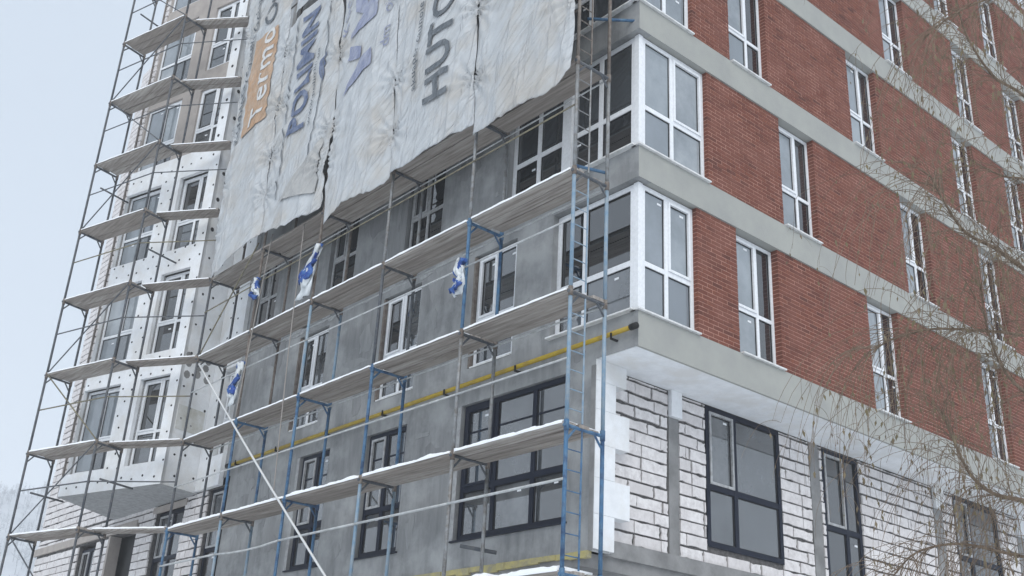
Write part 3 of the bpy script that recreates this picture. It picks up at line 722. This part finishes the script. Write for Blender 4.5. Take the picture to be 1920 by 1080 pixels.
def press(bm, name, m, parent, off, seg=.07):
    bmesh.ops.triangulate(bm, faces=bm.faces[:])
    for _ in range(7):
        e = [x for x in bm.edges if x.calc_length() > seg]
        if not e: break
        bmesh.ops.subdivide_edges(bm, edges=e, cuts=1); bmesh.ops.triangulate(bm, faces=[f for f in bm.faces if len(f.verts) > 3])
    mb = MB(); bm.verts.index_update()
    for v in bm.verts: mb.v.append(Vector((v.co.x, cl(v.co.x, v.co.z)-off, v.co.z)))
    for f in bm.faces: mb.f.append(tuple(v.index for v in f.verts))
    bm.free(); o = mb.build(name, m, parent, smooth=True)
    if name == 'lettering': o['kind'] = 'stuff'
def lettering(txt, x, z, size, m, parent, bold=0, stretch=1, spacing=1, off=.026, flip=1, seg=.045):
    """text reading upward along the sheet; x is the baseline, z its start"""
    c = bpy.data.curves.new('lettering', 'FONT'); c.body = txt; c.size = size; c.offset = bold; c.space_character = spacing; c.resolution_u = 3
    t = bpy.data.objects.new('lettering', c); COL.objects.link(t)
    dg = bpy.context.evaluated_depsgraph_get(); me = t.evaluated_get(dg).to_mesh()
    bm = bmesh.new(); bm.from_mesh(me); t.to_mesh_clear(); bpy.data.objects.remove(t)
    for v in bm.verts: tx, ty = v.co.x, v.co.y; v.co = (x-ty, 0, z+tx*stretch)
    bmesh.ops.remove_doubles(bm, verts=bm.verts[:], dist=.0005)
    press(bm, 'lettering', m, parent, off, seg)
flat([[(-12.02, 15.45), (-10.84, 15.55), (-10.9, 18.3), (-12.1, 18.42)]], 'print_block', 'print_orange', S1)
lettering('Termo', -11.02, 15.58, .92, 'print_white', S1, bold=.012, stretch=1.0, spacing=1.12, off=.04)
lettering('Organika', -11.18, 18.62, .82, 'print_grey', S1, bold=.01)
lettering('Kompletny System Ociepleń', -12.22, 15.42, .40, 'print_grey', S1, spacing=1.1, off=.036, bold=.006)
lettering('POLIMIN', -8.83, 14.36, 1.0, 'print_navy', S2, bold=.03, stretch=.84, spacing=1.06, off=.034)
def strip_poly(pts, w2): return [[(a[0]-w2, a[1]), (a[0]+w2, a[1]), (b[0]+w2, b[1]), (b[0]-w2, b[1])] for a, b in zip(pts, pts[1:])]
flat(strip_poly([(-9.72, 12.9), (-9.72, 14.4), (-9.92, 16.02), (-9.80, 17.9)], .018), 'print_line', 'print_grey', S2)
flat(strip_poly([(-8.44, 12.9), (-8.42, 13.9), (-8.33, 15.26), (-8.30, 16.48), (-8.36, 17.6)], .018), 'print_line', 'print_grey', S2)
flat([[(-8.27, 15.36), (-8.24, 15.7), (-8.25, 16.16), (-8.38, 16.05), (-8.46, 15.78), (-8.40, 15.52)]], 'print_mark', 'print_navy', S2)
lettering('www.polimin.ua', -8.58, 14.35, .16, 'print_grey', S2, stretch=2.0)
flat([[(-9.42, 12.72), (-7.98, 12.45), (-7.96, 13.8), (-8.5, 13.42)]], 'folded_corner', 'tarp_back', S2, off=.036)
flat([[(-7.16, 17.6), (-7.09, 16.56), (-6.65, 16.28), (-7.25, 16.10), (-7.22, 15.93), (-6.16, 15.98), (-6.10, 16.9), (-6.33, 16.75), (-6.56, 16.40), (-6.80, 17.5)]], 'print_arrow', 'print_violet', S3)
flat([[(-6.18, 15.16), (-6.59, 15.09), (-7.25, 14.44), (-6.48, 14.69), (-6.12, 14.71)]], 'print_arrow', 'print_violet', S3)
flat([[(-7.19, 15.71), (-7.20, 15.32), (-6.62, 15.12), (-6.61, 15.40)]], 'print_mark', 'print_violet', S3)
lettering('KOC', -7.36, 16.15, .36, 'print_violet', S3, stretch=1.3, spacing=1.1)
lettering('dm', -5.62, 14.95, .42, 'print_violet', S3, stretch=1.0); lettering('oja', -5.66, 15.85, .40, 'print_violet', S3)
lettering('HUTO', -3.44, 12.72, .98, 'print_grey', S4, bold=.02, stretch=.92, spacing=1.05, off=.032)
lettering('akuaper caunoie', -4.46, 13.3, .26, 'print_grey', S4, stretch=1.05, spacing=1.15, off=.036, bold=.004)

# ------------------------------------------------------------------ ropes and torn plastic
def rope(pts, r, m, label, sag=0):
    pts = [Vector(p) for p in pts]; q = []
    for a, b in zip(pts, pts[1:]):
        for i in range(8):
            t = i/8; p = a+(b-a)*t; q.append(p-Vector((0, 0, sag*4*t*(1-t))))
    q.append(pts[-1]); return tag(MB().tube(q, r, 6).build('rope', m, smooth=True), label, 'rope')
rope([(-12.62, -1.20, 9.75), (-5.98, -1.22, 4.41), (-.6, -1.3, .02)], .021, 'rope', 'taut white rope slanting down across the scaffold from the foam bay', .05)
rope([(-8.53, YF-.03, 11.95), (-8.40, YF-.05, 9.02), (-8.2, YF-.05, 6.04)], .012, 'rope_dull', 'thin dull cord hanging from the sheet with navy letters')
rope([(-9.95, YF-.03, 12.2), (-10.15, YF-.05, 10.0), (-10.3, YF-.06, 8.04)], .012, 'rope_dull', 'thin dull cord hanging beside the knotted plastic strip')
def rag(p, l, w2, label, seed, lean=0, both=True):
    rr = random.Random(seed); root = empty('plastic_strip', p, label, 'plastic strip'); p = Vector(p)
    for k, m in enumerate(('plastic_white', 'plastic_blue', 'plastic_white', 'plastic_blue')):
        mb = MB(); N, Mm = 12, 5; ll = l*(1, .55, .8, .35)[k]; ww = w2*(1, .75, .55, .9)[k]
        for i in range(N+1):
            t = i/N; wid = ww*(.18+.82*min(1, t*1.4))*(1-.3*max(0, t-.7))
            for j in range(Mm+1):
                s = j/Mm-.5; mb.v.append(p+Vector((s*wid+lean*t+.05*math.sin(t*7+k*2+seed), -.05-.025*k+.06*math.sin(s*9+t*6+k+seed), -t*ll-.12*k*(k == 3)+.03*math.sin(s*11+seed)*t)))
        for i in range(N):
            for j in range(Mm): q = i*(Mm+1)+j; mb.f.append((q, q+1, q+Mm+2, q+Mm+1))
        o = mb.build('plastic_tail', m, root, smooth=True); md = o.modifiers.new('thickness', 'SOLIDIFY'); md.thickness = .004
    MB().tube([p+Vector((-.06, -.03, .03)), p+Vector((.06, -.03, -.02))], .035, 8).build('knot', 'plastic_blue', root)
rag((-7.66, YF-.02, 11.15), 1.05, .42, 'large torn white and blue plastic strip hanging below the sheets', 3, -.42)
rag((-2.80, YF-.02, 9.25), .62, .2, 'white and blue plastic strip tied to the bright blue post', 5, -.05)
rag((-10.35, YF-.02, 9.25), .92, .26, 'torn plastic strip on the post above the yellow pipe end', 8, -.22)
rag((-10.28, YF-.02, 11.2), .5, .2, 'small knotted plastic strip just under the hem of the sheets', 9, .12)

# ------------------------------------------------------------------ bare tree in front of the brick facade
def at(x, y, dist):
    d = fw+rt*((x-960)/2039.4)+up*((540-y)/2039.4); return CAM+d*dist
T0 = at(2330, 900, 7.2); tb = Vector((T0.x, T0.y, 0))
TR = empty('bare_tree', tb, 'bare drooping tree with thin brown twigs before the brick facade', 'tree')
trunk_pts = [tb, tb+Vector((.05, .02, 1.6)), tb+Vector((-.05, .08, 3.4)), tb+Vector((.02, .16, 5.2)), tb+Vector((-.05, .25, 7.0)), tb+Vector((-.12, .3, 8.6))]
MB().tube(trunk_pts, .16, 10, .04).build('trunk', 'bark', TR, smooth=True)
def tz(z):
    for a, b in zip(trunk_pts, trunk_pts[1:]):
        if a.z <= z <= b.z: return a+(b-a)*((z-a.z)/(b.z-a.z))
    return trunk_pts[-1]
rt_ = random.Random(17)
def smooth_path(pts, n_=6):
    res = []
    for i in range(len(pts)-1):
        p0, p1, p2, p3 = pts[max(i-1, 0)], pts[i], pts[i+1], pts[min(i+2, len(pts)-1)]
        for k in range(n_):
            t = k/n_; res.append(.5*((2*p1)+(p2-p0)*t+(2*p0-5*p1+4*p2-p3)*t*t+(3*p1-p0-3*p2+p3)*t*t*t))
    res.append(pts[-1]); return res
LIMBS = [
    (2.6, [(2120, 1000, 7.2), (1990, 955, 7.1), (1915, 938, 7.0), (1862, 925, 6.9), (1820, 890, 6.8), (1790, 830, 6.7), (1765, 770, 6.6)], .017),
    (3.6, [(2120, 760, 7.3), (1990, 650, 7.2), (1905, 627, 7.1), (1837, 620, 7.0), (1747, 617, 6.9), (1680, 634, 6.8), (1640, 655, 6.75)], .012),
    (4.2, [(2130, 640, 7.0), (2000, 560, 6.9), (1900, 490, 6.8), (1865, 465, 6.7), (1810, 435, 6.6), (1770, 378, 6.5), (1745, 330, 6.5)], .015),
    (5.6, [(2130, 380, 7.5), (2010, 270, 7.4), (1920, 180, 7.3), (1860, 140, 7.2), (1810, 60, 7.2), (1790, -20, 7.2)], .013),
    (6.4, [(2120, 120, 7.1), (2010, 20, 7.0), (1900, -10, 6.9), (1800, 20, 6.8), (1740, 65, 6.8)], .011),
    (3.0, [(2130, 860, 6.9), (2010, 770, 6.8), (1930, 740, 6.7), (1880, 690, 6.6), (1850, 610, 6.5), (1840, 540, 6.5)], .014),
    (2.4, [(2150, 1090, 7.0), (2000, 1060, 6.9), (1900, 1040, 6.8), (1800, 1020, 6.7), (1720, 1035, 6.6), (1680, 1075, 6.6)], .012),
    (4.8, [(2130, 520, 7.4), (2000, 400, 7.3), (1930, 340, 7.2), (1880, 330, 7.1), (1820, 300, 7.1)], .011),
]
tw = MB(); lf = MB(); nsp = 0
def leaf(p, l, ang):
    d = Vector((math.cos(ang)*.25, math.sin(ang)*.25, -1)).normalized(); s = d.orthogonal().normalized()*l*.16; q = d.cross(s).normalized()*l*.07
    lf.add([p, p+d*l*.4+s, p+d*l*.45+q, p+d*l*.4-s, p+d*l], [(0, 1, 2), (0, 2, 3), (4, 2, 1), (4, 3, 2), (0, 3, 4, 1)])
def strand(p, d, length, r, droop=1.0):
    """a twig that leaves along d, then hangs"""
    n_ = 11; st_ = length/n_; d = Vector(d).normalized(); pts = [p.copy()]
    for i in range(n_):
        d = (d+Vector((rt_.uniform(-.12, .12), rt_.uniform(-.12, .12), -.24*droop+rt_.uniform(-.05, .05)))).normalized(); pts.append(pts[-1]+d*st_)
    tw.tube(pts, r, 3, r*.45, cap=False)
    for i in range(3, n_+1):
        if rt_.random() < .08: leaf(pts[i], rt_.uniform(.02, .055), rt_.random()*6.28)
        if rt_.random() < .22 and length > .4:
            dd = Vector((rt_.uniform(-1, 1), rt_.uniform(-1, 1), rt_.uniform(-.4, .3)))
            strand(pts[i], dd, length*rt_.uniform(.2, .42), r*.62, droop)
for z0, pts, r in LIMBS:
    P_ = [tz(z0)]+[at(*q) for q in pts]; sp = smooth_path(P_)
    MB().tube(sp, r*1.35, 6, r*.3).build('limb', 'bark', TR, smooth=True)
    n0 = len(sp)
    for i in range(10, n0):
        fr_ = i/n0
        for k in range(4 if fr_ > .35 else 2):
            if rt_.random() < .86:
                d = (sp[min(i+1, n0-1)]-sp[i-1]).normalized()
                dd = d*rt_.uniform(.2, 1.0)+Vector((rt_.uniform(-.6, .6), rt_.uniform(-.6, .6), rt_.uniform(-.3, .9)))
                strand(sp[i], dd, rt_.uniform(.35, 1.3), .0025, rt_.uniform(.7, 1.8))
tag(tw.build('twig', 'bark', TR), kind='stuff'); tag(lf.build('catkin', 'dry_leaf', TR), kind='stuff')

# ------------------------------------------------------------------ snowy air
hzm = bpy.data.materials.new('haze'); hzm.use_nodes = True; t = hzm.node_tree; t.nodes.clear()
ho = t.nodes.new('ShaderNodeOutputMaterial'); hv = t.nodes.new('ShaderNodeVolumePrincipled')
hv.inputs['Color'].default_value = (.97, .98, .99, 1); hv.inputs['Density'].default_value = .0013
t.links.new(hv.outputs[0], ho.inputs['Volume']); MATS['haze'] = hzm
tag(MB().box((-900, -700, -4), (300, 700, 150)).build('haze', 'haze'), kind='stuff')
